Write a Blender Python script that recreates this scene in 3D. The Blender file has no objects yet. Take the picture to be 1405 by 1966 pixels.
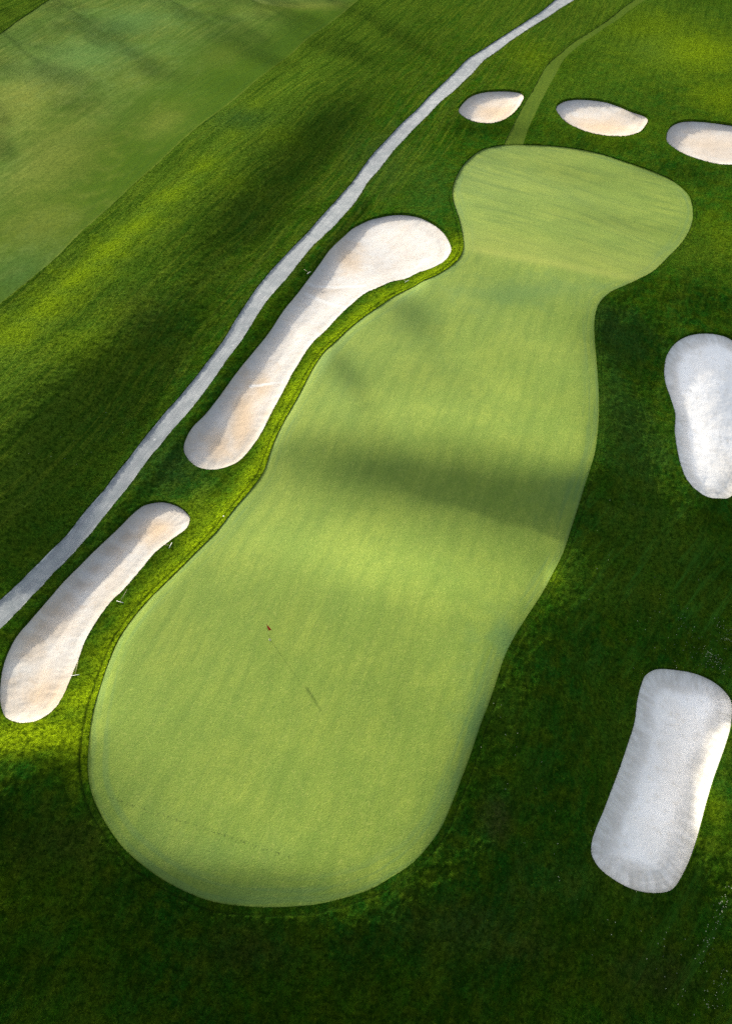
import bpy, math, random
import numpy as np
from mathutils import Vector

S = bpy.context.scene
C = S.collection
R = math.radians

# ------------------------------------------------------------------ camera
CAM_H, TILT = 44.0, 38.0                    # metres above the green, degrees off straight down
cd = bpy.data.cameras.new('camera'); cam = bpy.data.objects.new('camera', cd); C.objects.link(cam)
cam.location = (0, 0, CAM_H); cam.rotation_euler = (R(TILT), 0, 0)
cd.sensor_fit = 'VERTICAL'; cd.sensor_height = 36.0; cd.sensor_width = 36.0; cd.lens = 24.0
cd.clip_start = 0.5; cd.clip_end = 6000
S.camera = cam

# ------------------------------------------------------------------ sky, sun, exposure
SUN_EL = 17.0
SUN_D = np.array([0.585, -0.811])           # horizontal direction the light travels
w = bpy.data.worlds.new('World'); S.world = w; w.use_nodes = True
nt = w.node_tree; bg = nt.nodes['Background']
sky = nt.nodes.new('ShaderNodeTexSky'); sky.sky_type = 'NISHITA'; sky.sun_disc = False
sky.sun_elevation = R(SUN_EL); sky.sun_rotation = math.atan2(-SUN_D[0], -SUN_D[1])
sky.air_density = 0.8; sky.dust_density = 3.5; sky.ozone_density = 0.6
hs = nt.nodes.new('ShaderNodeHueSaturation'); hs.inputs['Saturation'].default_value = .55   # blue muted, so shaded sand stays neutral
nt.links.new(sky.outputs[0], hs.inputs['Color']); nt.links.new(hs.outputs[0], bg.inputs[0]); bg.inputs[1].default_value = 0.15
sl = bpy.data.lights.new('sun', 'SUN'); sl.energy = 3.3; sl.angle = R(1.4); sl.color = (1.0, 0.90, 0.74)
so = bpy.data.objects.new('sun', sl); C.objects.link(so)
ce, se = math.cos(R(SUN_EL)), math.sin(R(SUN_EL))
so.rotation_euler = Vector((SUN_D[0]*ce, SUN_D[1]*ce, -se)).to_track_quat('-Z', 'Y').to_euler()
so.location = (-60, 90, 60)
S.view_settings.view_transform = 'Standard'; S.view_settings.look = 'None'
S.view_settings.exposure = 1.32; S.view_settings.gamma = 1.0
S.cycles.max_bounces = 4; S.cycles.use_denoising = False

# ------------------------------------------------------------------ surveying helpers
F, CX, CY = 1311.0, 702.5, 983.0
ct, st = math.cos(R(TILT)), math.sin(R(TILT))
def ground(px, py, h=0.0):
    px = np.asarray(px, float); py = np.asarray(py, float)
    u = (px-CX)/F; v = (py-CY)/F
    dy = st - v*ct; dz = -ct - v*st
    k = (h-CAM_H)/dz
    return u*k, dy*k
def pix(x, y, h):
    z = h-CAM_H
    dep = y*st - z*ct; up = y*ct + z*st
    dep = np.maximum(dep, 1e-3)
    return CX + F*x/dep, CY - F*up/dep

def vnoise(x, y, seed):
    """smooth gradient noise about -1..1"""
    xi = np.floor(x).astype(np.int64); yi = np.floor(y).astype(np.int64)
    xf = x-xi; yf = y-yi
    def g(ix, iy):
        h = (ix*374761393 + iy*668265263 + seed*1442695041) & 0xffffffff
        h = ((h ^ (h >> 13))*1274126177) & 0xffffffff
        h = h ^ (h >> 16)
        a = h.astype(np.float64)*(2*math.pi/4294967296.0)
        return np.cos(a), np.sin(a)
    u = xf*xf*xf*(xf*(xf*6-15)+10); v = yf*yf*yf*(yf*(yf*6-15)+10)
    def d(ix, iy, fx, fy):
        c, s = g(ix, iy); return c*fx + s*fy
    a = d(xi, yi, xf, yf); b = d(xi+1, yi, xf-1, yf)
    c_ = d(xi, yi+1, xf, yf-1); e = d(xi+1, yi+1, xf-1, yf-1)
    return 1.5*((a*(1-u)+b*u)*(1-v) + (c_*(1-u)+e*u)*v)

def ss(a, b, x):
    t = np.clip((x-a)/(b-a), 0, 1); return t*t*(3-2*t)

# ------------------------------------------------------------------ outlines, as surveyed from the air
def T(pts, ox, oy, k=0.5): return [(ox+a*k, oy+b*k) for a, b in pts]
GREEN = (T([(530,557),(620,556),(700,560),(800,571),(900,592),(1000,625),(1100,660),(1180,698),(1228,740),(1250,790),(1250,850),(1225,910),(1170,975),(1110,1035),(1040,1075),(950,1115),(905,1150),(882,1190),(874,1250)],703,0)
 + T([(877,0),(883,70),(889,150),(892,220),(890,320),(878,420),(855,500),(830,580),(795,690),(755,810),(715,890),(675,965),(620,1050),(570,1130),(528,1215)],703,656)
 + T([(497,0),(470,80),(435,170),(395,290),(345,420),(300,530),(255,605),(180,690),(100,745),(0,800)],703,1311)
 + T([(1250,845),(1150,858),(1020,863),(900,855),(820,842),(740,815),(640,765),(560,710),(480,640),(420,560),(380,490),(350,415),(338,330),(342,240),(355,130),(375,50)],0,1311)
 + T([(397,1290),(422,1220),(457,1140),(512,1060),(572,990),(652,910),(742,820),(832,730),(902,640),(962,570),(1012,500)],0,656)
 + T([(483,1130),(590,930),(660,795),(730,695),(820,612),(920,530),(1020,462),(1130,402),(1240,347),(1330,290),(1370,240),(1378,180)],330,390,.4057)
 + T([(355,840),(335,780),(330,730),(345,680),(380,625),(430,583),(480,565)],703,0))
BUNK = {
 'A': T([(353,425),(365,400),(395,370),(440,352),(500,346),(560,347),(596,355),(605,372),(590,405),(560,440),(520,465),(480,475),(430,472),(390,460),(362,442)],703,0),
 'B': T([(728,425),(735,400),(770,382),(830,378),(900,384),(960,400),(1010,422),(1060,438),(1082,455),(1070,485),(1045,510),(1000,524),(930,524),(860,512),(800,490),(755,462)],703,0),
 'C': T([(1150,530),(1160,495),(1190,470),(1240,461),(1320,466),(1405,478),(1500,495),(1580,530),(1590,580),(1520,625),(1405,635),(1350,632),(1290,618),(1230,598),(1180,572),(1155,550)],703,0),
 'D': [(1274,711),(1278,686),(1290,664),(1303,652),(1320,643),(1345,638),(1378,640),(1405,650),(1450,690),(1468,750),(1455,830),(1440,900),(1405,952),(1378,958),(1353,954),(1328,936),(1310,908),(1300,871),(1294,830),(1295,796),(1286,766),(1276,736)],
 'E': [(1233,1306),(1245,1291),(1263,1283),(1293,1284),(1333,1291),(1368,1306),(1393,1326),(1406,1350),(1404,1391),(1393,1431),(1375,1481),(1358,1536),(1345,1586),(1330,1636),(1310,1681),(1291,1707),(1263,1715),(1223,1711),(1188,1696),(1153,1671),(1136,1646),(1134,1621),(1143,1591),(1158,1556),(1173,1516),(1190,1471),(1205,1426),(1217,1386),(1222,1346)],
 'F': T([(830,135),(880,100),(940,73),(1010,56),(1090,50),(1160,60),(1220,85),(1280,130),(1315,185),(1320,230),(1290,275),(1230,310),(1150,340),(1060,370),(980,400),(900,440),(830,500),(760,570),(690,640),(620,730),(570,810),(530,890),(480,980),(430,1080),(370,1170),(310,1230),(250,1255),(180,1265),(120,1250),(75,1210),(55,1160),(65,1110),(100,1050),(160,990),(230,900),(310,790),(400,680),(490,560),(570,450),(640,360),(700,280),(760,200)],330,390,.4057),
 'G': T([(730,690),(725,665),(690,633),(640,614),(590,614),(545,628),(500,665),(440,725),(370,790),(300,860),(240,920),(180,990),(110,1070),(60,1130),(28,1190),(8,1250),(-1,1310),(-3,1360),(2,1400),(20,1440),(60,1462),(100,1465),(150,1455),(210,1415),(243,1365),(270,1305),(300,1230),(330,1150),(370,1080),(420,1010),(480,950),(540,880),(600,810),(670,755),(715,722)],0,656)}
PL = (T([(-160,1150),(-80,1072),(0,995),(60,940),(130,870),(200,800),(260,740),(330,650),(400,570),(470,480),(540,390),(620,290),(700,200),(780,100),(855,0)],0,656)
 + T([(910,1220),(970,1130),(1040,1040),(1110,965),(1180,895),(1240,825),(1300,760),(1340,715)],0,0)
 + T([(0,625),(60,555),(130,480),(210,405),(290,325),(370,245),(440,195),(540,130),(640,65),(725,0),(830,-75),(930,-140)],703,0))
PR = (T([(-160,1265),(-80,1190),(0,1110),(60,1050),(130,975),(210,890),(280,820),(350,740),(420,650),(490,565),(560,470),(640,370),(710,290),(790,190),(860,90)],0,656)
 + T([(928,1311),(990,1210),(1040,1140),(1110,1060),(1180,970),(1240,910),(1310,840),(1370,770)],0,0)
 + T([(0,710),(60,640),(110,575),(180,500),(250,430),(320,365),(390,300),(450,235),(520,185),(620,115),(720,50),(800,0),(900,-68),(985,-128)],703,0))
FAIR = [(-260,790),(-120,682),(0,586),(75,525),(125,480),(190,418),(250,362),(320,300),(425,212),(500,150),(575,90),(670,16),(720,-24),(790,-70),(640,-120),(420,-110),(230,-75),(95,0),(0,66),(-140,160),(-330,300)]
FARG = [(430,-60),(462,-15),(495,4),(530,12),(570,15),(610,14),(650,8),(690,-2),(740,-25),(800,-60),(700,-110),(520,-110)]
STRIP = [(966,282),(985,240),(1003,205),(1027,165),(1050,125),(1082,97),(1130,63),(1180,28),(1225,-5),(1290,-50),(1325,-50),(1246,-4),(1198,29),(1149,62),(1105,93),(1080,118),(1064,148),(1046,180),(1029,215),(1011,255),(1000,290),(985,300)]

# ------------------------------------------------------------------ the lie of the land
# slope patches: x, y, rx, ry, turn (deg, clockwise in the survey), rise along the sun's travel
PATCH = [
 (840,925,350,64,10,-.36),(1080,960,90,60,8,-.16),(760,1085,330,60,12,.17),(850,800,300,45,10,.09),
 (790,605,34,85,-48,-.20),(668,722,24,85,-36,-.19),(735,575,40,16,-20,-.10),  # slopes shaped to stand in for tree shadow streaks on the green
 (922,1420,32,190,20,-.26),(860,1600,30,60,35,-.16),(520,1705,260,45,5,-.22),(820,1640,60,60,0,-.08),
 (60,1405,130,38,-10,.26),(150,1340,40,40,0,.15),
 (370,945,90,30,-30,.10),
 # left of the path
 (250,690,210,75,-38,-.44),(70,900,170,110,-40,-.34),(40,1060,110,70,-40,-.34),(470,415,150,60,-40,-.36),
 (640,235,110,50,-35,-.30),(560,300,90,60,-40,-.10),(760,60,120,50,-30,-.05),
 (130,560,190,26,-40,.24),(310,400,170,24,-40,.20),(180,635,60,18,-35,.18),(560,170,60,22,-35,.14),(60,680,80,40,-35,.10),(190,640,60,30,0,.10),(470,200,90,30,-40,.05),
 (330,540,60,30,-40,.06),
 # right of the green
 (1210,650,75,70,0,-.36),(1330,570,90,35,15,-.22),(1200,820,60,120,0,-.30),(1190,980,90,90,0,-.36),(1210,1120,130,90,0,-.33),(1370,1080,80,120,0,-.33),
 (1100,1230,110,90,0,-.36),(1060,1400,120,110,0,-.36),(1000,1560,110,110,20,-.36),(1320,1240,110,60,0,-.3),
 (1110,1500,80,130,0,-.36),(1260,1400,130,220,10,-.30),(1290,1700,120,110,0,-.35),(1100,1780,170,110,0,-.38),(880,1730,150,60,-30,-.38),
 (1300,1880,160,110,0,-.40),(1370,1560,22,90,10,.30),(1062,1105,16,22,20,.45),
 (1385,1000,60,100,0,-.2),(1370,760,90,150,0,-.30),
 (1300,1500,80,180,12,.24),(1360,800,60,130,0,.18),(1440,800,90,170,0,-.22),
 # foot of the picture
 (60,1560,150,75,-10,-.42),(150,1680,190,90,10,-.42),(380,1800,230,75,12,-.42),(620,1850,260,75,0,-.42),(120,1840,220,90,0,-.42),(880,1900,250,90,0,-.42),(500,1950,400,90,0,-.42),
 (120,1475,70,25,-25,-.2),
 # behind the green
 (935,248,75,16,0,-.22),(1140,272,80,14,8,-.16),(880,230,20,40,0,-.12),(1320,330,80,20,10,-.2),(1330,110,130,50,20,.10),(1140,160,100,30,0,.05),
 (1200,430,140,18,12,-.06),(1100,330,130,18,10,-.05),(1380,470,60,60,0,.03),(1180,240,60,12,0,.05),
]
STROKE = [  # polylines of the same: radius, rise, points
 (17,.34,[(190,1330),(225,1240),(290,1140),(350,1075),(420,990),(480,905),(530,820),(580,730),(640,648),(720,575),(800,545)]),
 (12,.20,[(800,540),(850,510),(878,470)]),
 (13,-.34,[(-40,1260),(60,1180),(150,1080),(240,985),(330,880),(420,750),(500,640),(580,540),(660,440),(700,395)]),
 (22,-.14,[(330,930),(400,890)]),
 (14,-.16,[(1240,545),(1165,585),(1155,660)]),
]
def bumpfield(px, py):
    s = np.zeros_like(px)
    for x, y, rx, ry, a, v in PATCH:
        c, n = math.cos(R(a)), math.sin(R(a))
        dx, dy = px-x, py-y
        q = ((dx*c+dy*n)/rx)**2 + ((-dx*n+dy*c)/ry)**2
        s += v*np.exp(-np.minimum(q, 40))
    for r, v, pl in STROKE:
        best = np.full(px.shape, 1e9)
        for (ax, ay), (bx, by) in zip(pl[:-1], pl[1:]):
            ex, ey = bx-ax, by-ay
            t = np.clip(((px-ax)*ex+(py-ay)*ey)/(ex*ex+ey*ey), 0, 1)
            best = np.minimum(best, (px-ax-t*ex)**2 + (py-ay-t*ey)**2)
        s += v*np.exp(-np.minimum(best/(r*r), 40))
    return np.clip(s, -.46, .42)
CELL, X0, Y0, NX, NY = 0.5, -140.0, -45.0, 560, 520
gx = X0 + CELL*np.arange(NX); gy = Y0 + CELL*np.arange(NY)
GX, GY = np.meshgrid(gx, gy)
HG = np.zeros((NY, NX))
edgew = ss(0, 25, GX-X0)*ss(0, 25, gx[-1]-GX)*ss(0, 20, GY-Y0)*ss(0, 25, gy[-1]-GY)
und = .05*vnoise(GX/19, GY/19, 3) + .035*vnoise(GX/8, GY/8, 4)
PX_, PY_ = 1024, 1024
kx = np.fft.fftfreq(PX_, CELL)*2*math.pi; ky = np.fft.fftfreq(PY_, CELL)*2*math.pi
KX, KY = np.meshgrid(kx, ky)
kd = KX*SUN_D[0]+KY*SUN_D[1]; K2 = KX*KX+KY*KY
den = kd*kd + 0.06*K2 + (1/40.0)**2
for it in range(3):
    px, py = pix(GX, GY, HG)
    sl_ = bumpfield(px, py)
    onfr = ((px > -300) & (px < 1700) & (py < 2200))
    sl_ = sl_ + und*np.where(sl_ < -.1, .6, 1.0)
    big = np.zeros((PY_, PX_)); big[:NY, :NX] = sl_*edgew; want = big.copy(); W_ = np.zeros_like(big); W_[:NY, :NX] = edgew*onfr
    for _ in range(6):
        hf = np.fft.fft2(big)*(-1j*kd)/den
        big = big + .8*W_*(want-np.real(np.fft.ifft2(hf*1j*kd)))
    h = np.real(np.fft.ifft2(hf))[:NY, :NX]
    h -= h[int((25-Y0)/CELL), int((0-X0)/CELL)]
    HG = h*ss(0, 15, GX-X0)*ss(0, 15, gx[-1]-GX)*ss(0, 10, GY-Y0)*ss(0, 15, gy[-1]-GY)
def land(x, y):
    """cubic B-spline through the height grid"""
    fx = np.clip((x-X0)/CELL, 1, NX-3.001); fy = np.clip((y-Y0)/CELL, 1, NY-3.001)
    ix = fx.astype(int); iy = fy.astype(int); u = fx-ix; v = fy-iy
    wu = [(1-u)**3/6, (3*u**3-6*u*u+4)/6, (-3*u**3+3*u*u+3*u+1)/6, u**3/6]
    wv = [(1-v)**3/6, (3*v**3-6*v*v+4)/6, (-3*v**3+3*v*v+3*v+1)/6, v**3/6]
    out = 0
    for j in range(4):
        row = 0
        for i in range(4): row = row + wu[i]*HG[iy+j-1, ix+i-1]
        out = out + wv[j]*row
    return out
def at(px, py):
    """the point of the land seen at a photo position"""
    h = np.zeros_like(np.asarray(px, float))
    for _ in range(30):
        x, y = ground(px, py, h); h = .5*h + .5*land(x, y)
    return x, y
def spline(p, closed=True, n=4):
    p = np.array(p); m = len(p); out = []
    for i in range(m if closed else m-1):
        g = (lambda k: p[k % m]) if closed else (lambda k: p[min(max(k, 0), m-1)])
        a, b, c, d = g(i-1), g(i), g(i+1), g(i+2)
        for t in np.arange(n)/n:
            out.append(.5*((2*b)+(-a+c)*t+(2*a-5*b+4*c-d)*t*t+(-a+3*b-3*c+d)*t**3))
    if not closed: out.append(p[-1])
    return np.array(out)
def outline(pts, n=4):
    a = np.array(pts, float); x, y = at(a[:, 0], a[:, 1]); return spline(np.c_[x, y], True, n)
def polydist(x, y, poly, closed=True):
    """unsigned distance and arc length at the nearest point"""
    q = np.r_[poly, poly[:1]] if closed else poly
    best = np.full(x.shape, 1e18); arc = np.zeros(x.shape); s = 0.0
    for (ax, ay), (bx, by) in zip(q[:-1], q[1:]):
        ex, ey = bx-ax, by-ay; L2 = ex*ex+ey*ey+1e-12
        t = np.clip(((x-ax)*ex+(y-ay)*ey)/L2, 0, 1)
        d = (x-ax-t*ex)**2+(y-ay-t*ey)**2
        m = d < best; best[m] = d[m]; arc[m] = s+t[m]*math.sqrt(L2); s += math.sqrt(L2)
    return np.sqrt(best), arc
def inside(x, y, poly):
    q = np.r_[poly, poly[:1]]; c = np.zeros(x.shape, bool)
    for (ax, ay), (bx, by) in zip(q[:-1], q[1:]):
        if ay == by: continue
        k = (ay > y) != (by > y)
        c ^= k & (x < (bx-ax)*(y-ay)/(by-ay)+ax)
    return c
def sdf(x, y, poly, margin=3.0):
    out = np.full(x.shape, 99.0)
    lo = poly.min(0)-margin; hi = poly.max(0)+margin
    m = np.where((x > lo[0]) & (x < hi[0]) & (y > lo[1]) & (y < hi[1]))[0]
    d, _ = polydist(x[m], y[m], poly); out[m] = np.where(inside(x[m], y[m], poly), -d, d)
    return out

OUT = {k: outline(v) for k, v in BUNK.items()}
OUT['green'] = outline(GREEN, 3); OUT['fairway'] = outline(FAIR); OUT['far_green'] = outline(FARG); OUT['strip'] = outline(STRIP)
pl = np.array(PL); pr = np.array(PR)
PLg = spline(np.c_[at(pl[:, 0], pl[:, 1])], False, 3); PRg = spline(np.c_[at(pr[:, 0], pr[:, 1])], False, 3)
def ragged(p, s):
    t = np.arange(len(p)); return p + np.c_[vnoise(t*.73, t*0+s, 9), vnoise(t*.73, t*0+s+5.5, 10)]*.05
OUT['path'] = np.r_[ragged(PLg, 1), ragged(PRg, 20)[::-1]]
PCEN = .5*(PLg[np.linspace(0, len(PLg)-1, 70).astype(int)] + PRg[np.linspace(0, len(PRg)-1, 70).astype(int)])

# ------------------------------------------------------------------ one sheet of ground, cut along the outlines
NCOL, NROW = 620, 900
u = np.linspace(-1, 1, NCOL)
ux = np.array([1.04, 1.1, 1.2, 1.35, 1.6, 2, 2.7, 4, 7, 12, 22])
u = np.r_[-ux[::-1], u, ux]
phi = np.linspace(R(-4), R(76.5), NROW); yy = CAM_H*np.tan(phi)
yy = np.r_[[-700, -350, -180, -90, -45, -25, -14, -8, -5], yy, [195, 210, 230, 260, 320, 420, 600, 900, 1400]]
UU, YY = np.meshgrid(u, yy)
XX = UU*(21+0.37*np.clip(YY, 0, 400))
P = np.c_[XX.ravel(), YY.ravel()]
nc, nr = len(u), len(yy)
# jitter so that no straight rows show
rng = np.random.default_rng(5)
ids = np.arange(nc*nr).reshape(nr, nc)
a, b, c_, d_ = ids[:-1, :-1].ravel(), ids[:-1, 1:].ravel(), ids[1:, 1:].ravel(), ids[1:, :-1].ravel()
par = ((np.arange(nr-1)[:, None]+np.arange(nc-1)[None, :]) % 2 == 0).ravel()
TR = np.r_[np.c_[a, b, c_][par], np.c_[a, c_, d_][par], np.c_[a, b, d_][~par], np.c_[b, c_, d_][~par]]

def clip(P, TR, s):
    s = np.where(np.abs(s) < 1e-5, 1e-5, s); ins = s < 0
    k = ins[TR].sum(1)
    tin, tout, mix = TR[k == 3], TR[k == 0], TR[(k == 1) | (k == 2)]
    if len(mix) == 0: return P, tin, tout
    f = ins[mix]; kk = f.sum(1); odd = np.where(kk == 1, f.argmax(1), (~f).argmax(1))
    r = np.arange(len(mix)); A, B, D = mix[r, odd], mix[r, (odd+1) % 3], mix[r, (odd+2) % 3]
    E = np.r_[np.c_[A, B], np.c_[A, D]]; lo, hi = E.min(1), E.max(1)
    key, inv = np.unique(lo.astype(np.int64)*len(P)+hi, return_inverse=True); inv = inv.ravel()
    l, h = key//len(P), key % len(P); t = (s[l]/(s[l]-s[h]))[:, None]
    N = P[l]*(1-t)+P[h]*t; base = len(P); P = np.r_[P, N]
    AB, AD = base+inv[:len(mix)], base+inv[len(mix):]
    t1 = np.c_[A, AB, AD]; t2 = np.c_[AB, B, D]; t3 = np.c_[AB, D, AD]; oi = kk == 1
    return P, np.r_[tin, t1[oi], t2[~oi], t3[~oi]], np.r_[tout, t1[~oi], t2[oi], t3[oi]]

PARTS = {}
for k in ('path', 'green', 'A', 'B', 'C', 'D', 'E', 'F', 'G', 'far_green', 'fairway', 'strip'):
    s = sdf(P[:, 0], P[:, 1], OUT[k])
    P, PARTS[k], TR = clip(P, TR, s)
PARTS['rough'] = TR

# ------------------------------------------------------------------ heights
def octs(x, y, cell, lst):
    h = 0
    for lam, amp, sd in lst:
        h = h + amp*ss(.9, 2.2, lam/cell)*vnoise(x/lam, y/lam, sd)
    return h
def cellsize(y): return np.maximum(.10, 2*(21+.37*np.clip(y, 0, 300))/NCOL*1.1)
def dgreen(x, y):
    dg = np.full(x.shape, 99.0); m = (y > 0) & (y < 90) & (np.abs(x) < 60)
    dg[m] = np.abs(sdf(x[m], y[m], OUT['green'], 1.5)); return dg
def h_rough(x, y):
    c = cellsize(y); big = .9+.5*vnoise(x/5, y/5, 30)
    dg = dgreen(x, y); col = ss(.42, .52, dg+.05*vnoise(x/2, y/2, 8))
    return land(x, y)+.075+.045*col+(.25+.75*col)*(octs(x, y, c, [(1.7, .035, 11), (.75, .030, 12)]) + big*octs(x, y, c, [(.42, .036, 13), (.22, .022, 14)]))
def h_mown(x, y): return land(x, y)+.02+octs(x, y, cellsize(y), [(1.5, .010, 21), (.5, .006, 22), (.25, .004, 23)])
def h_walk(x, y): return h_mown(x, y)+.045
def h_green(x, y): return land(x, y)+octs(x, y, cellsize(y), [(2.6, .012, 31), (.8, .003, 32), (.35, .0016, 33)])
def h_path(x, y): return land(x, y)+.005+octs(x, y, cellsize(y), [(1.2, .006, 41), (.4, .003, 42)])
DEPTH = {'A': .55, 'B': .55, 'C': .55, 'D': .28, 'E': .30, 'F': .32, 'G': .34}
ex = {}
def h_sand(x, y, k):
    d, arc = polydist(x, y, OUT[k]); wob = 1+.18*vnoise(arc/4, arc*0, 50)
    c = cellsize(y)
    prof = -.17-DEPTH[k]*(ss(-.35, .95, d*wob)*.60 + .40*ss(.4, 3.2, d*wob))
    fur = .004*np.sin(d*2*math.pi/.40+2.5*vnoise(x/1.5, y/1.5, 51))*ss(.3, .6, d)*(1-ss(1.4, 2.2, d))*ss(-.3, .3, vnoise(x/2.5, y/2.5, 56))
    gul = .022*vnoise(arc/.45, d*.6, 52)*ss(.1, .5, d)*(1-ss(.9, 1.7, d))
    ex[k] = arc
    return land(x, y)+prof+fur+gul+octs(x, y, c, [(1.4, .018, 53), (.5, .010, 54), (.22, .006, 55)]), d

def blobs(x, y, lst):
    out = np.zeros_like(x)
    for px, py, rx, ry, v in lst:
        m = at(np.array([px, px+rx, px, px]), np.array([py, py, py-ry, py+ry]))
        cx, cy = m[0][0], m[1][0]; ax = abs(m[0][1]-cx); ay = abs(m[1][2]-m[1][3])/2
        q = ((x-cx)/ax)**2+((y-cy)/ay)**2
        out = np.maximum(out, v*np.exp(-np.minimum(q*np.maximum(.35, 1+.9*vnoise(x/2.2, y/2.2, 61)+.5*vnoise(x/.7, y/.7, 62)), 30)))
    return out

def mesh(name, part, hf, mat, attrs=None, skirt=.3, label=None, cat=None, kind=None, group=None):
    tr = PARTS[part]; used, inv = np.unique(tr, return_inverse=True); tr = inv.reshape(-1, 3)
    x, y = P[used, 0], P[used, 1]; n = len(x)
    e1 = P[used][tr[:, 1]]-P[used][tr[:, 0]]; e2 = P[used][tr[:, 2]]-P[used][tr[:, 0]]
    flip = (e1[:, 0]*e2[:, 1]-e1[:, 1]*e2[:, 0]) < 0
    tr[flip] = tr[flip][:, ::-1]
    z = hf(x, y); extra = {}
    if isinstance(z, tuple): extra['edge'] = z[1]; z = z[0]
    E = np.r_[tr[:, [0, 1]], tr[:, [1, 2]], tr[:, [2, 0]]]
    key = E.min(1).astype(np.int64)*n+E.max(1)
    _, idx, cnt = np.unique(key, return_index=True, return_counts=True)
    B = E[idx[cnt == 1]]
    bu, binv = np.unique(B, return_inverse=True); binv = binv.reshape(-1, 2); m = len(bu)
    co = np.c_[x, y, z]
    top = co[bu]; bot = top.copy(); bot[:, 2] -= skirt
    V = np.r_[co, top, bot]
    q0, q1 = n+binv[:, 0], n+binv[:, 1]
    SK = np.r_[np.c_[q1, q0, q0+m], np.c_[q1, q0+m, q1+m]]
    FA = np.r_[tr, SK]
    me = bpy.data.meshes.new(name)
    me.vertices.add(len(V)); me.vertices.foreach_set('co', V.astype(np.float32).ravel())
    me.loops.add(len(FA)*3); me.loops.foreach_set('vertex_index', FA.astype(np.int32).ravel())
    me.polygons.add(len(FA)); me.polygons.foreach_set('loop_start', np.arange(0, len(FA)*3, 3, dtype=np.int32))
    me.polygons.foreach_set('loop_total', np.full(len(FA), 3, np.int32))
    me.polygons.foreach_set('use_smooth', np.ones(len(FA), bool))
    me.update(calc_edges=True)
    if attrs: extra.update(attrs(x, y))
    for k, v in extra.items():
        at_ = me.attributes.new(k, 'FLOAT', 'POINT'); at_.data.foreach_set('value', np.r_[v, v[bu], v[bu]].astype(np.float32))
    me.materials.append(mat)
    o = bpy.data.objects.new(name, me); C.objects.link(o)
    if label: o['label'] = label
    if cat: o['category'] = cat
    if kind: o['kind'] = kind
    if group: o['group'] = group
    return o

# ------------------------------------------------------------------ materials
class M:
    def __init__(s, name, rough=.9, spec=.1):
        s.m = bpy.data.materials.new(name); s.m.use_nodes = True; s.t = s.m.node_tree; s.n = s.t.nodes
        s.b = s.n['Principled BSDF']; s.b.inputs['Roughness'].default_value = rough; s.b.inputs['Specular IOR Level'].default_value = spec
        s.pos = s.n.new('ShaderNodeNewGeometry').outputs['Position']
    def put(s, sock, v):
        if hasattr(v, 'is_output') or isinstance(v, bpy.types.NodeSocket): s.t.links.new(v, sock)
        else: sock.default_value = v
    def math(s, op, a, b=0.0, cl=False):
        n = s.n.new('ShaderNodeMath'); n.operation = op; n.use_clamp = cl; s.put(n.inputs[0], a); s.put(n.inputs[1], b); return n.outputs[0]
    def map(s, rot=0, sc=(1, 1, 1), v=None):
        n = s.n.new('ShaderNodeVectorRotate'); n.rotation_type = 'Z_AXIS'; s.put(n.inputs['Vector'], v or s.pos); n.inputs['Angle'].default_value = rot
        k = s.n.new('ShaderNodeVectorMath'); k.operation = 'MULTIPLY'; s.put(k.inputs[0], n.outputs[0]); k.inputs[1].default_value = sc; return k.outputs[0]
    def noise(s, scale, det=2.0, v=None, rough=.5, dist=0.0):
        n = s.n.new('ShaderNodeTexNoise'); n.inputs['Scale'].default_value = scale; n.inputs['Detail'].default_value = det
        n.inputs['Roughness'].default_value = rough; n.inputs['Distortion'].default_value = dist
        s.put(n.inputs['Vector'], v or s.pos); return n.outputs['Fac']
    def ramp(s, f, a, b):
        n = s.n.new('ShaderNodeMapRange'); n.interpolation_type = 'SMOOTHSTEP'; s.put(n.inputs[0], f); s.put(n.inputs[1], a); s.put(n.inputs[2], b); return n.outputs[0]
    def mix(s, f, a, b, mode='MIX'):
        n = s.n.new('ShaderNodeMix'); n.data_type = 'RGBA'; n.blend_type = mode
        s.put(n.inputs[0], f); s.put(n.inputs[6], (*a, 1) if isinstance(a, tuple) else a); s.put(n.inputs[7], (*b, 1) if isinstance(b, tuple) else b); return n.outputs[2]
    def attr(s, k):
        n = s.n.new('ShaderNodeAttribute'); n.attribute_name = k; return n.outputs['Fac']
    def comb(s, x, y, z=0.0):
        n = s.n.new('ShaderNodeCombineXYZ'); s.put(n.inputs[0], x); s.put(n.inputs[1], y); s.put(n.inputs[2], z); return n.outputs[0]
    def bump(s, f, dist, strength=1.0, prev=None):
        n = s.n.new('ShaderNodeBump'); n.inputs['Strength'].default_value = strength; n.inputs['Distance'].default_value = dist
        s.put(n.inputs['Height'], f)
        if prev is not None: s.put(n.inputs['Normal'], prev)
        return n.outputs[0]
    def done(s, col, nor=None):
        s.put(s.b.inputs['Base Color'], col)
        if nor is not None: s.put(s.b.inputs['Normal'], nor)
        return s.m
def heading(p, q):
    x, y = ground(np.array([p[0], q[0]]), np.array([p[1], q[1]])); return math.atan2(y[1]-y[0], x[1]-x[0])

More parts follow.
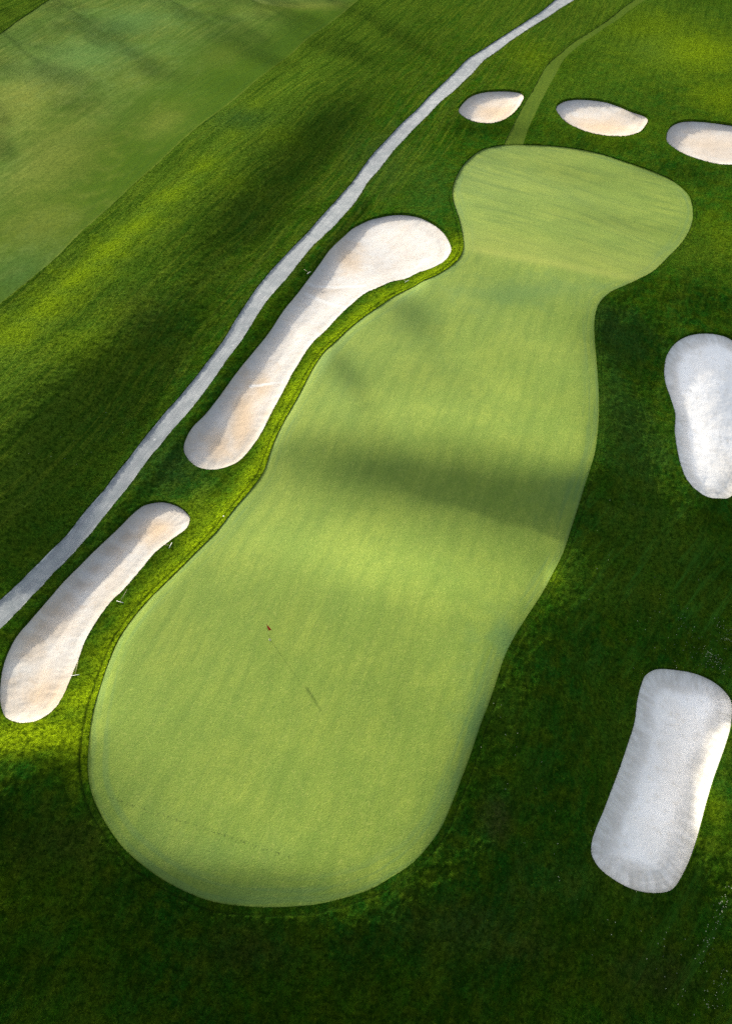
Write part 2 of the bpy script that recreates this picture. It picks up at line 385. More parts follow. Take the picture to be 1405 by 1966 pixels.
def mat_rough():
    m = M('rough_grass', .95, .0)
    base = m.mix(m.ramp(m.noise(.16, 3), .35, .65), (.009, .076, .0060), (.024, .086, .0034))
    base = m.mix(m.math('MULTIPLY', m.ramp(m.noise(.9, 4), .42, .7), .55), base, (.058, .086, .003))
    a = heading((0, 590), (690, 5))
    streak = m.noise(1.0, 4, m.map(-a, (.06, 1.3, 1)), .6)
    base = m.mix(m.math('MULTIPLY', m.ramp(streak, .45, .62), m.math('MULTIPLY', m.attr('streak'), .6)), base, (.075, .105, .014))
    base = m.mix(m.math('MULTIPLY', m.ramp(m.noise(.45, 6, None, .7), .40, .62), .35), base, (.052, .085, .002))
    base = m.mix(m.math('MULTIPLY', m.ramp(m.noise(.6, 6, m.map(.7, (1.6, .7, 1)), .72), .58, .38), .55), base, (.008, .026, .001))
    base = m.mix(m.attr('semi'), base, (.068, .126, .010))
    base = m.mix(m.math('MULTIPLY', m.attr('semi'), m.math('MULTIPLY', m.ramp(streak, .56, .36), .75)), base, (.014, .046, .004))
    st2 = m.noise(1.0, 4, m.map(-a, (.09, 2.6, 1)), .6)
    base = m.mix(m.math('MULTIPLY', m.math('MULTIPLY', m.ramp(st2, .48, .64), m.attr('streak')), .50), base, (.115, .165, .012))
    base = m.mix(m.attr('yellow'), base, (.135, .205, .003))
    base = m.mix(m.attr('sunlit'), base, (.205, .300, .004))  # sunlight on the left strip, put into the grass colour
    base = m.mix(m.attr('bare'), base, (.055, .045, .018))
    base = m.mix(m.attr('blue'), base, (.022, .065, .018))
    fine = m.noise(7, 5, None, .7)
    base = m.mix(m.math('MULTIPLY', m.ramp(fine, .62, .30), .7), base, (.008, .022, .001))
    base = m.mix(m.math('MULTIPLY', m.ramp(m.noise(3.0, 7, None, .82), .54, .40), .75), base, (.005, .020, .001))
    base = m.mix(m.math('MULTIPLY', m.ramp(m.noise(3.6, 7, m.map(.4, (1, 1.2, 1)), .85), .54, .66), .60), base, (.085, .150, .008))
    ar = heading((1190, 1290), (1400, 1000)); st4 = m.noise(1.0, 4, m.map(-ar, (.10, 1.6, 1)), .65)
    base = m.mix(m.math('MULTIPLY', m.math('MULTIPLY', m.ramp(st4, .50, .66), m.attr('rstreak')), .6), base, (.035, .120, .012))
    ring = m.attr('ring')
    base = m.mix(ring, base, (.006, .016, .002))
    n1 = m.bump(m.noise(4.5, 6, None, .8), .16, 1.0)
    n2 = m.bump(m.noise(26, 3, None, .6), .02, .8, n1)
    return m.done(base, n2)
def mat_mown(name, c1, c2, c3, ang):
    m = M(name, .92, .0)
    base = m.mix(m.ramp(m.noise(.12, 3), .35, .65), c1, c2)
    st_ = m.noise(1.0, 4, m.map(-ang, (.05, 1.1, 1)), .6)
    base = m.mix(m.math('MULTIPLY', m.ramp(st_, .42, .66), .55), base, c3)
    base = m.mix(m.math('MULTIPLY', m.ramp(m.noise(.35, 5, m.map(-ang, (.5, 1.3, 1)), .7), .60, .38), .5), base, c3)
    sw = m.math('SINE', m.math('MULTIPLY', m.attr('fdist'), 2*math.pi/10.0)); base = m.mix(m.math('MULTIPLY', m.ramp(sw, -.5, .5), .35), base, c3)
    base = m.mix(m.attr('semi'), base, (.042, .084, .006))
    st3 = m.noise(1.0, 4, m.map(-ang, (.09, 2.2, 1)), .65)
    base = m.mix(m.math('MULTIPLY', m.ramp(st3, .56, .38), .5), base, (.035, .080, .010))
    base = m.mix(m.attr('lip'), base, (.17, .20, .03))
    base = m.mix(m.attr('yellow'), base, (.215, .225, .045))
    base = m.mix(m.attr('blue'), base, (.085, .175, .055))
    base = m.mix(m.math('MULTIPLY', m.ramp(m.noise(2.6, 7, None, .82), .56, .42), .45), base, (.03, .06, .01))
    return m.done(base, m.bump(m.noise(12, 4, None, .6), .03, .8))
def mat_green():
    m = M('green_turf', .85, .12)
    a1 = heading((515, 1350), (630, 1110)); a2 = heading((900, 340), (1200, 415))
    base = m.mix(m.ramp(m.noise(.22, 3), .35, .65), (.140, .208, .032), (.174, .236, .036))
    s1 = m.noise(1.0, 4, m.map(-a1, (.22, 1.5, 1)), .6); s2 = m.noise(1.0, 5, m.map(-a2, (.10, .9, 1)), .62)
    up = m.attr('cross')
    dark = m.math('MULTIPLY', m.ramp(s1, .54, .34), .34)
    darku = m.math('MULTIPLY', m.ramp(s2, .58, .34), .62)
    mx = s_ = m.n.new('ShaderNodeMix'); m.put(mx.inputs[0], up); m.put(mx.inputs[2], dark); m.put(mx.inputs[3], darku)
    base = m.mix(mx.outputs[0], base, (.085, .145, .026))
    base = m.mix(m.math('MULTIPLY', m.ramp(m.noise(1.6, 5, None, .65), .52, .30), .35), base, (.10, .17, .028))
    base = m.mix(m.math('MULTIPLY', m.ramp(m.noise(3.2, 4, None, .7), .63, .72), .25), base, (.07, .11, .016))
    base = m.mix(m.math('MULTIPLY', m.ramp(m.noise(5.5, 5, m.map(-a1, (.5, 1.2, 1)), .8), .56, .40), .42), base, (.095, .16, .022))
    base = m.mix(m.math('MULTIPLY', m.ramp(m.noise(4.3, 5, m.map(.3, (1, 1.1, 1)), .8), .52, .66), .40), base, (.27, .31, .07))
    sx = m.n.new('ShaderNodeSeparateXYZ'); m.put(sx.inputs[0], m.map(-a1, (1, 1, 1)))
    lane = m.math('SINE', m.math('ADD', m.math('MULTIPLY', sx.outputs[1], 2*math.pi/1.7), m.math('MULTIPLY', m.noise(.25, 2), 5.0)))
    lane = m.math('MULTIPLY', m.ramp(lane, -.3, .9), m.ramp(m.noise(1.0, 4, m.map(-a1, (.12, .9, 1)), .6), .40, .60))
    base = m.mix(m.math('MULTIPLY', m.math('MULTIPLY', lane, m.math('SUBTRACT', 1.0, up)), .34), base, (.10, .165, .024))
    # perimeter passes of the mower
    e = m.attr('edge')
    rings = m.ramp(m.noise(1.0, 3, m.comb(m.math('MULTIPLY', e, 2.4), m.math('MULTIPLY', m.attr('arc'), .10)), .6), .45, .60)
    rings = m.math('MULTIPLY', rings, m.ramp(e, 1.9, .8))
    base = m.mix(m.math('MULTIPLY', rings, .48), base, (.085, .155, .045))
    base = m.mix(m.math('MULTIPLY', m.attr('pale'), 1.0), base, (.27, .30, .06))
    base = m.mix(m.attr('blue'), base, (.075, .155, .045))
    base = m.mix(m.math('MULTIPLY', m.attr('dots'), m.ramp(m.noise(9, 2), .52, .62)), base, (.035, .06, .012))
    n = m.bump(m.noise(9, 4, None, .75), .035, .8)
    return m.done(base, n)
def mat_sand(name, white, tan, amt, wallamt):
    m = M(name, .95, .1)
    e = m.attr('edge')
    base = m.mix(m.ramp(m.noise(.35, 4, None, .55), .36, .62), white, tuple(.8*x+.2*y for x, y in zip(white, tan)))
    base = m.mix(m.math('MULTIPLY', m.attr('tan'), amt), base, tan)
    base = m.mix(m.math('MULTIPLY', m.ramp(m.noise(1.6, 7, None, .75), .50, .68), .45), base, tuple(x*.85 for x in tan))
    base = m.mix(m.math('MULTIPLY', m.ramp(m.noise(11, 4, None, .7), .60, .80), .35), base, tuple(x*.6 for x in tan))
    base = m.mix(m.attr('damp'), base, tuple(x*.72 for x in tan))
    base = m.mix(m.attr('pale'), base, tuple(x*1.12 for x in white))
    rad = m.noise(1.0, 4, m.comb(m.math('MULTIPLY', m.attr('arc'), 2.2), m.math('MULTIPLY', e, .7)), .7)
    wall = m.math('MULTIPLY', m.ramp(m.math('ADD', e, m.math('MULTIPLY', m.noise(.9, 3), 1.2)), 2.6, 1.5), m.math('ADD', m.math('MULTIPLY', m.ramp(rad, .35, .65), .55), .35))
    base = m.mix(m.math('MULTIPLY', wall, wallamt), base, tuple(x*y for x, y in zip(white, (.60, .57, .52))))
    w_ = m.noise(1.0, 3, m.comb(m.math('MULTIPLY', e, 9.0), m.math('MULTIPLY', m.noise(.4, 1), 3.0)), .6)
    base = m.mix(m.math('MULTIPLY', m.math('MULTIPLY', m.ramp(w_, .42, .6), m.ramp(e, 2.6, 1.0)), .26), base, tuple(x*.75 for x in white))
    n = m.bump(w_, .012, .4); n = m.bump(m.noise(5, 5, None, .65), .02, .8, n)
    return m.done(base, n)
def mat_path():
    m = M('path_surface', .9, .2)
    e = m.attr('edge'); s_ = m.attr('arc')
    base = m.mix(m.ramp(m.noise(.8, 4, None, .6), .35, .68), (.20, .225, .235), (.28, .30, .305))
    st_ = m.noise(1.0, 4, m.comb(m.math('MULTIPLY', e, 3.2), m.math('MULTIPLY', s_, .22)), .65)
    base = m.mix(m.math('MULTIPLY', m.ramp(st_, .45, .62), .6), base, (.17, .185, .20))
    base = m.mix(m.math('MULTIPLY', m.ramp(m.noise(2.2, 5, None, .75), .60, .70), .55), base, (.55, .55, .54))
    edge = m.math('MULTIPLY', m.ramp(e, .16, .03), m.ramp(m.noise(1.5, 3), .40, .60))
    base = m.mix(m.math('MULTIPLY', edge, .8), base, (.62, .62, .60))
    base = m.mix(m.math('MULTIPLY', m.ramp(m.noise(14, 4, None, .7), .58, .75), .4), base, (.17, .17, .17))
    return m.done(base, m.bump(m.noise(10, 4, None, .7), .02, .6))

FW_ANG = heading((0, 590), (690, 5))
MR = mat_rough(); MG = mat_green(); MP = mat_path()
MF = mat_mown('fairway_turf', (.105, .165, .036), (.140, .180, .036), (.072, .125, .022), FW_ANG)
MFG = mat_mown('far_green_turf', (.17, .205, .07), (.18, .21, .07), (.15, .18, .06), 0.2)
MS = mat_mown('walkway_turf', (.060, .110, .012), (.072, .120, .012), (.062, .105, .012), heading((985, 290), (1050, 130)))
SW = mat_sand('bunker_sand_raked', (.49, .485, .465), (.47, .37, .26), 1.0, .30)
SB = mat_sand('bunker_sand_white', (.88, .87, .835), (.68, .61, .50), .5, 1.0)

# ------------------------------------------------------------------ build the setting
def a_rough(x, y):
    dg = dgreen(x, y); ring = .85*np.exp(-((dg-.44+.05*vnoise(x/2, y/2, 8))/.06)**2)  # ring: dark line painted along the step round the green, as its shadow
    px, py = pix(x, y, land(x, y))
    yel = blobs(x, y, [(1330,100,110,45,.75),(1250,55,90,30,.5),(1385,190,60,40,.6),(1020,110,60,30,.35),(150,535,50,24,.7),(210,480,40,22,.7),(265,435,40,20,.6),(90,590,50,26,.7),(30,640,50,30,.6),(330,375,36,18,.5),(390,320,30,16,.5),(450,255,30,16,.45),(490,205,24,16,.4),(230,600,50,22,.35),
        (200,1290,50,60,.45),(60,1420,140,30,.5),(290,1150,50,40,.4),(400,1000,60,40,.35),(560,770,50,60,.35),(1365,1545,25,50,.4),(1385,450,50,50,.35),(1180,250,70,18,.4),(1062,1108,14,18,.6),  # this row: sunlight on the left strip and lit spots, as colour
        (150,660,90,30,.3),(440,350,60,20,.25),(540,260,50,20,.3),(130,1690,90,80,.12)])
    bare = blobs(x, y, [(955,1565,28,45,.55),(1250,1870,80,50,.35),(260,600,60,40,.2),(880,1780,120,50,.3),(1000,1820,70,40,.25),(480,1830,90,40,.25),(120,1620,90,60,.25)])
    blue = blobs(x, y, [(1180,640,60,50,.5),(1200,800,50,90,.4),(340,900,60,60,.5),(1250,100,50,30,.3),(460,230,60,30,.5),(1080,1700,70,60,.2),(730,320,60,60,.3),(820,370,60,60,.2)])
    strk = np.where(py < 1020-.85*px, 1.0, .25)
    cl = np.zeros_like(x)
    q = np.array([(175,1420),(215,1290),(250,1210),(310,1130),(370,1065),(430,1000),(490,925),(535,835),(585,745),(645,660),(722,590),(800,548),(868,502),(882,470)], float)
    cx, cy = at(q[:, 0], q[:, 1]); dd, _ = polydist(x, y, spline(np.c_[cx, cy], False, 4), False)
    cl = .85*np.exp(-(dd/1.9)**2)*(.8+.5*vnoise(x/1.6, y/1.6, 77))  # brighter tint painted where the bank left of the green catches sun
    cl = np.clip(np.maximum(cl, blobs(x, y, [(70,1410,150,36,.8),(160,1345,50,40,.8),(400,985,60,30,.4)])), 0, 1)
    df, _ = polydist(x, y, OUT['fairway']); semi = .9*(1-ss(4, 30, df))
    semi = np.maximum(semi, blobs(x, y, [(1250,60,260,130,.85),(1000,30,160,60,.6),(1130,180,160,60,.55),(800,330,70,70,.35),(560,120,120,60,.4),(330,560,120,50,.3),(820,60,120,60,.4),(1330,480,110,50,.45),(1200,1130,100,50,.45),(1250,1040,110,70,.5),(1190,830,70,130,.35),(1180,1400,60,160,.3),(1250,1050,90,60,.35),(1190,1690,100,40,.3),(960,1350,50,60,.25),(1330,1130,70,60,.3),(460,200,90,40,.5),(150,620,100,50,.4)]))
    q = np.array([(1052,122),(1078,96),(1130,60),(1180,27),(1245,-25)], float); cx, cy = at(q[:, 0], q[:, 1])
    dt, _ = polydist(x, y, np.c_[cx, cy], False); ring = np.maximum(ring, .5*np.exp(-(dt/.22)**2))
    q = np.array([(1075,110),(1150,62),(1240,12),(1320,-30)], float); cx, cy = at(q[:, 0], q[:, 1])
    dt, _ = polydist(x, y, np.c_[cx, cy], False); semi = np.maximum(semi, .8*np.exp(-(dt/1.1)**2))
    return dict(rstreak=blobs(x, y, [(1270,1130,200,190,1),(1330,1820,120,180,.8),(1000,1400,90,120,.4),(1180,800,80,160,.4)]), semi=semi, sunlit=cl, ring=ring, yellow=yel, bare=bare, blue=blue, streak=strk)
def a_mown(x, y):
    q = np.array(FAIR[:13], float); cx, cy = at(q[:, 0], q[:, 1]); df, _ = polydist(x, y, np.c_[cx, cy], False)
    semi = (1-ss(0, 34, df+9*vnoise(x/14, y/14, 90)))
    return dict(semi=.92*semi, lip=.5*np.exp(-(df/.25)**2), fdist=df,yellow=blobs(x, y, [(40,190,80,70,.45),(110,300,90,80,.3),(80,430,90,60,.3),(250,150,40,30,.2),(310,235,40,30,.25),(500,20,40,18,.2),(590,12,90,8,.3),(420,110,40,20,.12)]),  # yellow: sun streaks between tree shadows, painted into the turf
                blue=blobs(x, y, [(150,110,110,45,.45),(250,40,90,30,.4),(40,520,70,60,.3)]))  # blue: the shaded lanes beside them, painted likewise
def a_green(x, y):
    d, arc = polydist(x, y, OUT['green'])
    px, py = pix(x, y, land(x, y))
    cross = 1-ss(-14, 6, py-(470+(px-890)*.19))
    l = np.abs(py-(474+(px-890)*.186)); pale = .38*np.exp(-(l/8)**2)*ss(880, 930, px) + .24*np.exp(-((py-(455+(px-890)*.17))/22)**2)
    l2 = (py-(1528+(px-200)*.33)); dots = .7*np.exp(-(l2/4)**2)*(px > 205)*(px < 560)
    l3 = (py-(1480+(px-620)*-.3)); 
    blue = blobs(x, y, [(790,600,45,40,.25),(665,725,30,50,.2),(1095,950,60,40,.35),(925,1420,26,120,.75),(972,1240,22,60,.7),(885,1540,30,50,.6),(480,1720,150,22,.4),(300,1620,60,60,.25),(930,350,60,30,.15),(1010,560,130,26,.5),(860,1590,40,60,.25),(360,1640,160,40,.25)])  # shade on the rim, band and streaks, tinted into the turf
    return dict(edge=d, arc=arc, cross=cross, pale=pale, dots=dots, blue=blue)
def a_path(x, y):
    d, _ = polydist(x, y, OUT['path']); dc, arc = polydist(x, y, PCEN, False); return dict(edge=d, arc=arc)
SCAL = [(480,735),(425,785),(365,855),(312,918),(262,972),(222,1022),(172,1080),(132,1132),(95,1190)]
BARS = [((592,541),(700,543),.28),((588,560),(668,587),.30),((480,735),(540,728),.2)]
def a_sand(lst, k):
    def f(x, y):
        t = blobs(x, y, lst); damp = np.zeros_like(x); pale = np.zeros_like(x)
        if k == 'G': damp = blobs(x, y, [(a/2-3, 656+b/2+3, 17, 11, .6) for a, b in SCAL])
        if k == 'F':
            damp = blobs(x, y, [(665,485,18,26,.5),(640,550,40,14,.35),(500,730,26,20,.3)])
            for a, b, w_ in BARS:
                (ax, bx), (ay, by) = at(np.array([a[0], b[0]]), np.array([a[1], b[1]]))
                d, _ = polydist(x, y, np.array([[ax, ay], [bx, by]]), False); pale = np.maximum(pale, .9*(1-ss(w_*.6, w_*1.2, d)))
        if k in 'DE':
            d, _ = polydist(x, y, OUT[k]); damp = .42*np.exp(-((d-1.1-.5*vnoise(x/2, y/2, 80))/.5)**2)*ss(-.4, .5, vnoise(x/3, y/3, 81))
        return dict(tan=t, damp=damp, pale=pale, arc=ex[k])
    return f
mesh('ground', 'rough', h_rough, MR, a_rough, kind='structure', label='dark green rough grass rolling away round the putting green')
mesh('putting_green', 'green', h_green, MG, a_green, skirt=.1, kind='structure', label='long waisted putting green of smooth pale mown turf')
mesh('fairway', 'fairway', h_mown, MF, a_mown, skirt=.1, kind='structure', label='smooth mown fairway beyond the grey path')
mesh('distant_green', 'far_green', h_mown, MFG, a_mown, skirt=.1, kind='structure', label='pale rounded tip of another mown green at the top of the fairway')
def a_strip(x, y):
    px, py = pix(x, y, land(x, y)); z = np.zeros_like(x)
    return dict(semi=.1+.75*(1-ss(40, 210, py)), lip=z, fdist=z, yellow=.10+0*z, blue=z)
mesh('walkway', 'strip', h_walk, MS, a_strip, skirt=.1, kind='structure', label='narrow mown walkway leading up from the green between two sand bunkers')
mesh('path', 'path', h_path, MP, a_path, skirt=.1, kind='structure', label='winding grey cart path along the left of the green')
BL = {
 'A': ('small round sand bunker beside the cart path, behind the green', SW, [(960,210,60,28,1)], 'small bunkers in a row behind the green'),
 'B': ('oval sand bunker with a tan floor just right of the mown walkway', SW, [(1160,235,80,20,1)], 'small bunkers in a row behind the green'),
 'C': ('oval sand bunker behind the green, cut off by the right picture edge', SW, [(1370,270,80,28,.6)], 'small bunkers in a row behind the green'),
 'D': ('pear shaped white sand bunker on the dark slope right of the waist of the green', SB, [(1400,900,30,50,.8)], 'white bunkers on the right bank'),
 'E': ('white rectangular sand bunker with rounded corners near the lower right corner', SB, [(1310,1500,70,200,.4),(1200,1420,25,60,.5)], 'white bunkers on the right bank'),
 'F': ('long club shaped sand bunker, broad and white at its top end, between path and green', SW, [(465,800,32,75,1),(420,850,30,40,.9),(665,490,25,22,.6),(500,740,20,40,.8)], 'long bunkers between path and green'),
 'G': ('long curved sand bunker with rake scallops, nearest the left picture edge', SW, [(300,1010,40,28,1),(90,1330,60,50,1),(210,1130,30,60,.3),(60,1240,30,30,.5),(110,1200,35,40,.4)], 'long bunkers between path and green')}
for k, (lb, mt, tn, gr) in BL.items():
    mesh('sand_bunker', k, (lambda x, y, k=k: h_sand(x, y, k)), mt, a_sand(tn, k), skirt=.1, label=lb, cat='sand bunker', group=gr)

# ------------------------------------------------------------------ small things
def plain(name, col, rough=.6, metal=0.0):
    m = M(name, rough, .4); m.b.inputs['Metallic'].default_value = metal
    c = m.mix(m.ramp(m.noise(40, 3), .3, .7), tuple(x*.8 for x in col), col)
    return m.done(c)
def tube(V, Fs, p, q, r0, r1, n=10, cap=True):
    p = Vector(p); q = Vector(q); d = (q-p).normalized()
    a = d.orthogonal().normalized(); b = d.cross(a); k = len(V)
    for c, r in ((p, r0), (q, r1)):
        for i in range(n):
            t = 2*math.pi*i/n; V.append(c+a*(math.cos(t)*r)+b*(math.sin(t)*r))
    for i in range(n): Fs.append((k+i, k+(i+1) % n, k+n+(i+1) % n, k+n+i))
    if cap: Fs.append(tuple(k+n-1-i for i in range(n))); Fs.append(tuple(k+n+i for i in range(n)))
def part(name, V, Fs, mat, parent=None, loc=None, smooth=True):
    me = bpy.data.meshes.new(name); me.from_pydata([tuple(v) for v in V], [], Fs); me.materials.append(mat)
    if smooth: me.polygons.foreach_set('use_smooth', [True]*len(me.polygons))
    o = bpy.data.objects.new(name, me); C.objects.link(o)
    if parent: o.parent = parent
    if loc: o.location = loc
    return o
def thing(name, loc, rz, label, cat, group=None):
    o = bpy.data.objects.new(name, None); C.objects.link(o); o.location = loc; o.rotation_euler = (0, 0, rz)
    o.empty_display_size = .2; o['label'] = label; o['category'] = cat
    if group: o['group'] = group
    return o
MWH = plain('white_paint', (.78, .78, .70)); MRED = plain('red_cloth', (.50, .010, .012), .8); MBK = plain('black_paint', (.02, .02, .02))
MYEL = plain('yellow_paint', (.80, .72, .30)); MWOOD = plain('pale_wood', (.34, .29, .18), .7); MGREY = plain('grey_plastic', (.20, .20, .20))

# flagstick in its cup
fx, fy = [float(v) for v in at(np.array([518.4]), np.array([1228.0]))[:2]]
def hz(f, x, y): return float(f(np.array([x]), np.array([y]))[0])
fz = hz(h_green, fx, fy)
fl = thing('flagstick', (fx, fy, fz), 0, 'thin golf flagstick with a drooping dark red flag standing in the green', 'flagstick')
for z0, z1, mt, nm in ((-.10, .16, MYEL, 'pole_foot'), (.16, .80, MBK, 'pole_band'), (.80, 1.30, MYEL, 'pole_band'), (1.30, 2.40, MBK, 'pole')):
    V, Fs = [], []; r0 = .016-.003*z0; tube(V, Fs, (0, 0, z0), (0, 0, z1), r0, .016-.003*z1, 10); part(nm, V, Fs, mt, fl)
V, Fs = [], []                                # a flag hanging in folds
nu, nv = 16, 12
for j in range(nv+1):
    t = j/nv; z = 2.36-.82*t
    wid = .04+.40*t**.8
    for i in range(nu+1):
        a = i/nu; V.append((.02+a*wid*.8, .035*math.sin(a*9+t*2)*(.3+t)-a*.10, z-a*.10*(1-t)-.02*math.sin(a*5)))
nn = len(V)
V += [(x, y+.012, z) for x, y, z in V]
for j in range(nv):
    for i in range(nu):
        k = j*(nu+1)+i; Fs.append((k, k+1, k+nu+2, k+nu+1)); Fs.append((nn+k+nu+1, nn+k+nu+2, nn+k+1, nn+k))
part('flag', V, Fs, MRED, fl)
V, Fs = [], []                                # the cup: a white liner ring and dark hole, its shade painted as a flat black disc
n = 24
for k_, (r_, z_) in enumerate(((.062, .012), (.075, .014), (.080, -.02), (.055, -.10))):
    for i in range(n): V.append((r_*math.cos(2*math.pi*i/n), r_*math.sin(2*math.pi*i/n), z_))
for i in range(n):
    j = (i+1) % n; Fs += [(i, j, n+j, n+i), (n+i, n+j, 2*n+j, 2*n+i), (j, i, 3*n+i, 3*n+j)]
part('cup_rim', V, Fs, MWH, fl)
V = [(.060*math.cos(2*math.pi*i/n), .060*math.sin(2*math.pi*i/n), .008) for i in range(n)]
part('hole_shade_disc', V, [tuple(range(n))], MBK, fl)

# rakes lying by the bunkers
def rake_at(p0, p1, label, headpx=None):
    (x0, y0, _), (x1, y1, _) = [[float(c[0]) for c in (lambda q: (q[0], q[1], q[0]))(at(np.array([p[0]]), np.array([p[1]])))] for p in (p0, p1)]
    L = math.hypot(x1-x0, y1-y0); rz = math.atan2(y1-y0, x1-x0)
    z0 = hz(h_rough, x0, y0); z1 = hz(h_rough, x1, y1)
    o = thing('bunker_rake', (x0, y0, z0+.07), rz, label, 'rake', 'rakes left beside the bunkers')
    o.rotation_euler = (0, -math.atan2(z1-z0, L), rz)
    V, Fs = [], []; tube(V, Fs, (0, 0, .03), (L, 0, .01), .017, .015, 8); part('handle', V, Fs, MWOOD, o)
    V, Fs = [], []; tube(V, Fs, (0, -.30, .03), (0, .30, .03), .026, .026, 8)
    h_ = part('head', V, Fs, MWH, o)
    V, Fs = [], []
    for i in range(13): tube(V, Fs, (0, -.28+i*.0467, .03), (.03, -.28+i*.0467, -.05), .007, .005, 5)
    part('tines', V, Fs, MGREY, h_)
rake_at((232, 1158), (246, 1134), 'white headed rake on bright grass beside the middle of the curved bunker')
rake_at((146, 1299), (152, 1270), 'rake with its head over the curved bunker lip near the tan end')
rake_at((329, 1050), (316, 1048.5), 'short pale rake on the bright grass by the upper tip of the left curved bunker')
rake_at((781, 543), (773, 539), 'rake lying in the narrow bright strip between the broad white bunker and green')
rake_at((593, 527), (584, 520), 'rake in dark grass between cart path and the long white bunker')

# ragged blades overhanging every cut edge
rg = np.random.default_rng(12)
VV, FF = [], []; base_ = 0
for k in ('green', 'path', 'A', 'B', 'C', 'D', 'E', 'F', 'G'):
    p = np.r_[OUT[k], OUT[k][:1]]; sg = np.diff(p, axis=0); L = np.hypot(sg[:, 0], sg[:, 1]); cum = np.r_[0, np.cumsum(L)]
    n_ = int(cum[-1]/(.035 if k != 'path' else .06)); t = np.sort(rg.uniform(0, cum[-1]*.9999, n_)); i = np.searchsorted(cum, t, side='right')-1
    f = ((t-cum[i])/np.maximum(L[i], 1e-6))[:, None]; c = p[i]*(1-f)+p[i+1]*f
    nrm = np.c_[sg[i, 1], -sg[i, 0]]/np.maximum(L[i], 1e-6)[:, None]
    area = np.sum(p[:-1, 0]*p[1:, 1]-p[1:, 0]*p[:-1, 1]); nrm *= 1 if area > 0 else -1      # outward
    clump = ss(-.35, .5, vnoise(t/.6, t*0, 200+len(k)))
    c = c+nrm*rg.uniform(.0, .07, n_)[:, None]
    z = h_rough(c[:, 0]+nrm[:, 0]*.02, c[:, 1]+nrm[:, 1]*.02)-.02
    far = 1+np.clip(c[:, 1]-40, 0, 200)/120
    ln = (rg.uniform(.03, .075, n_)+.05*clump*rg.random(n_))*far; a = rg.uniform(0, 2*math.pi, n_); wd = rg.uniform(.006, .013, n_)*far
    tip = c-nrm*(ln*rg.uniform(-.1, .9, n_))[:, None]+np.c_[np.cos(a), np.sin(a)]*(ln*.5)[:, None]
    sx_ = np.c_[np.cos(a+1.57), np.sin(a+1.57)]*wd[:, None]
    V_ = np.stack([np.c_[c-sx_, z], np.c_[c+sx_, z], np.c_[(c+tip)/2+sx_*.7, z+ln*.75], np.c_[tip, z+ln*.8]], 1).reshape(-1, 3)
    q_ = base_+4*np.arange(n_); VV.append(V_); FF.append(np.c_[q_, q_+1, q_+2, q_+3]); base_ += 4*n_
fr = part('grass_fringe', np.concatenate(VV).tolist(), np.concatenate(FF).tolist(), MR, smooth=False)
fr['kind'] = 'stuff'; fr['label'] = 'ragged fringe of uncut grass blades round the bunkers, green and path'

# sprinkler heads let into the turf
def sprinkler(px, py, label):
    x, y = [float(v[0]) for v in at(np.array([px]), np.array([py]))[:2]]
    o = thing('sprinkler_head', (x, y, hz(h_green, x, y)+.0), 0, label, 'sprinkler')
    V, Fs = [], []; tube(V, Fs, (0, 0, -.06), (0, 0, .05), .10, .095, 20); part('body', V, Fs, MBK, o)
    V, Fs = [], []; tube(V, Fs, (0, 0, .05), (0, 0, .075), .07, .06, 20); part('cap', V, Fs, MWH, o)
sprinkler(430, 992, 'small round white capped sprinkler head at the left edge of the green')

# fallen leaves and pale clippings scattered down the right bank: nobody could count them
rnd = random.Random(8)
V, Fs = [], []
lines = [((1350,1250),(1385,1285),14,70),((1375,1190),(1400,1240),16,40),((1300,1200),(1380,1280),45,50),((1404,1690),(1372,1765),12,30),((1375,1755),(1340,1860),14,34),((1395,1850),(1360,1940),14,30),
         ((1100,1000),(1350,1350),120,30),((100,900),(300,720),90,14),((1150,1700),(1400,1950),90,40),((940,1350),(1100,1700),60,20)]
pts = []
for a_, b_, sp, n_ in lines:
    for _ in range(n_):
        t = rnd.random(); pts.append((a_[0]+(b_[0]-a_[0])*t+rnd.gauss(0, sp)*.5, a_[1]+(b_[1]-a_[1])*t+rnd.gauss(0, sp)*.5))
pts = np.array(pts); lx, ly = at(pts[:, 0], pts[:, 1])
ok = ~np.logical_or.reduce([inside(lx, ly, OUT[k]) for k in ('green', 'path', 'A', 'B', 'C', 'D', 'E', 'F', 'G')])
lx, ly = lx[ok], ly[ok]; lz = h_rough(lx, ly)
for x, y, z in zip(lx, ly, lz):
    s_ = rnd.uniform(.02, .055); a = rnd.random()*6.28; c_, n_ = math.cos(a), math.sin(a); k = len(V)
    for (p, q, h_) in ((-1, 0, .3), (-.3, .45, .55), (.5, .35, .6), (1, 0, .2), (.5, -.35, .75), (-.3, -.45, .6), (0, 0, .25)):
        V.append((x+(p*c_-q*n_)*s_, y+(p*n_+q*c_)*s_, z+.03+h_*s_*rnd.uniform(.7, 1.3)))
    for i in range(6): Fs.append((k+i, k+(i+1) % 6, k+6))
lv = part('fallen_leaves', V, Fs, plain('dry_leaf', (.26, .30, .20), .8), smooth=False); lv['kind'] = 'stuff'; lv['label'] = 'pale dry leaves scattered over the dark grass of the right bank'

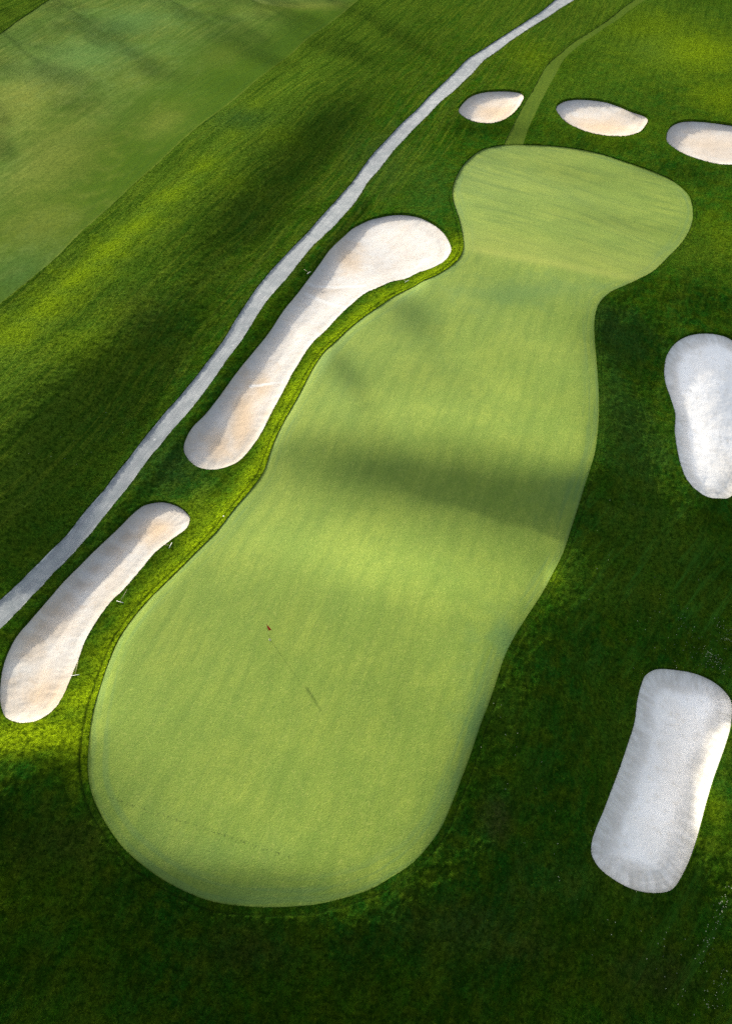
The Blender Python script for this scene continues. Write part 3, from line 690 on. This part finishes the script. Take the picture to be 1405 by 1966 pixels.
# ------------------------------------------------------------------ tall trees past the fairway, whose long shadows streak it
def bark():
    m = M('bark', .9); return m.done(m.mix(m.ramp(m.noise(6, 4, m.map(0, (1, 1, .2))), .3, .7), (.05, .04, .03), (.14, .11, .08)), m.bump(m.noise(14, 3), .03))
def leafm():
    m = M('leaves', .6, .3); return m.done(m.mix(m.ramp(m.noise(.9, 3), .3, .7), (.035, .075, .015), (.08, .12, .025)))
MB_, ML_ = bark(), leafm()
def tree(px, py, H, Rr, label, seed, metres=False):
    x, y = (px, py) if metres else [float(v) for v in ground(px, py)]
    z = hz(land, x, y); q = random.Random(seed)
    o = thing('leafy_tree', (x, y, z), q.random()*6, label, 'tree', 'unseen trees added to shade the foreground' if metres else 'tall trees beyond the fairway')
    V, Fs = [], []; tube(V, Fs, (0, 0, -.5), (0, 0, H*.35), H*.022, H*.016, 12); tube(V, Fs, (0, 0, H*.34), (.3, .2, H*.85), H*.016, .04, 10)
    cl = []
    for i in range(34):
        t = .10+.88*q.random(); a = q.random()*6.28; rr = Rr*math.sin(math.pi*min(1, (t-.02)/1.0))**.7*(.35+.6*q.random())
        c = Vector((math.cos(a)*rr, math.sin(a)*rr, H*t)); cl.append((c, Rr*q.uniform(.26, .46)))
        tube(V, Fs, (.1, .1, H*t*.82), c, .10, .03, 6)
    part('trunk', V, Fs, MB_, o)
    V, Fs = [], []
    for c, r in cl:
        for _ in range(170):
            d = Vector((q.gauss(0, 1), q.gauss(0, 1), q.gauss(0, 1))).normalized()*r*q.random()**.4; d.z *= .7; p = c+d
            a = Vector((q.gauss(0, 1), q.gauss(0, 1), q.gauss(0, 1))).normalized(); b = a.orthogonal().normalized(); s_ = q.uniform(.13, .26); k = len(V)
            V += [p-a*s_, p+b*s_*.5, p+a*s_, p-b*s_*.5]; Fs.append((k, k+1, k+2, k+3))
    part('crown', V, Fs, ML_, o, smooth=False)
TREES = [(-175,60,18,4.6),(-85,-28,23,7.0),(20,-72,25,6.0),(185,-90,26,8.0),(330,-92,25,6.5),(455,-95,22,5.5)]
TW = ['leftmost tall tree beyond the fairway, outside the picture', 'second tall tree from the left beyond the fairway', 'third tall tree from the left beyond the fairway',
      'widest tall tree of the row beyond the fairway', 'second tall tree from the right beyond the fairway', 'rightmost tall tree of the row beyond the fairway']
SHADE_TREES = [(-36,20,15,4.5),(-31,-8,17,5.0),(-21,-9,16,5.0),(-11,-10,18,5.2),(0,-11,17,5.0),(10,-10,18,5.2),(20,-10,16,5.0),(30,-8,17,5.0),(-26,-20,19,5.5),(-6,-21,20,5.5),(15,-21,19,5.5),(36,-1,16,4.6),(-30,6,15,4.5),(-31,14,14,3.6)]  # unseen trees, added to block sky and darken the foreground
for i, (a_, b_, h_, r_) in enumerate(SHADE_TREES): tree(a_, b_, h_, r_, 'tall leafy tree added out of view to shade the foreground', 70+i, True)
for i, (a_, b_, h_, r_) in enumerate(TREES): tree(a_, b_, h_, r_, TW[i], 40+i)
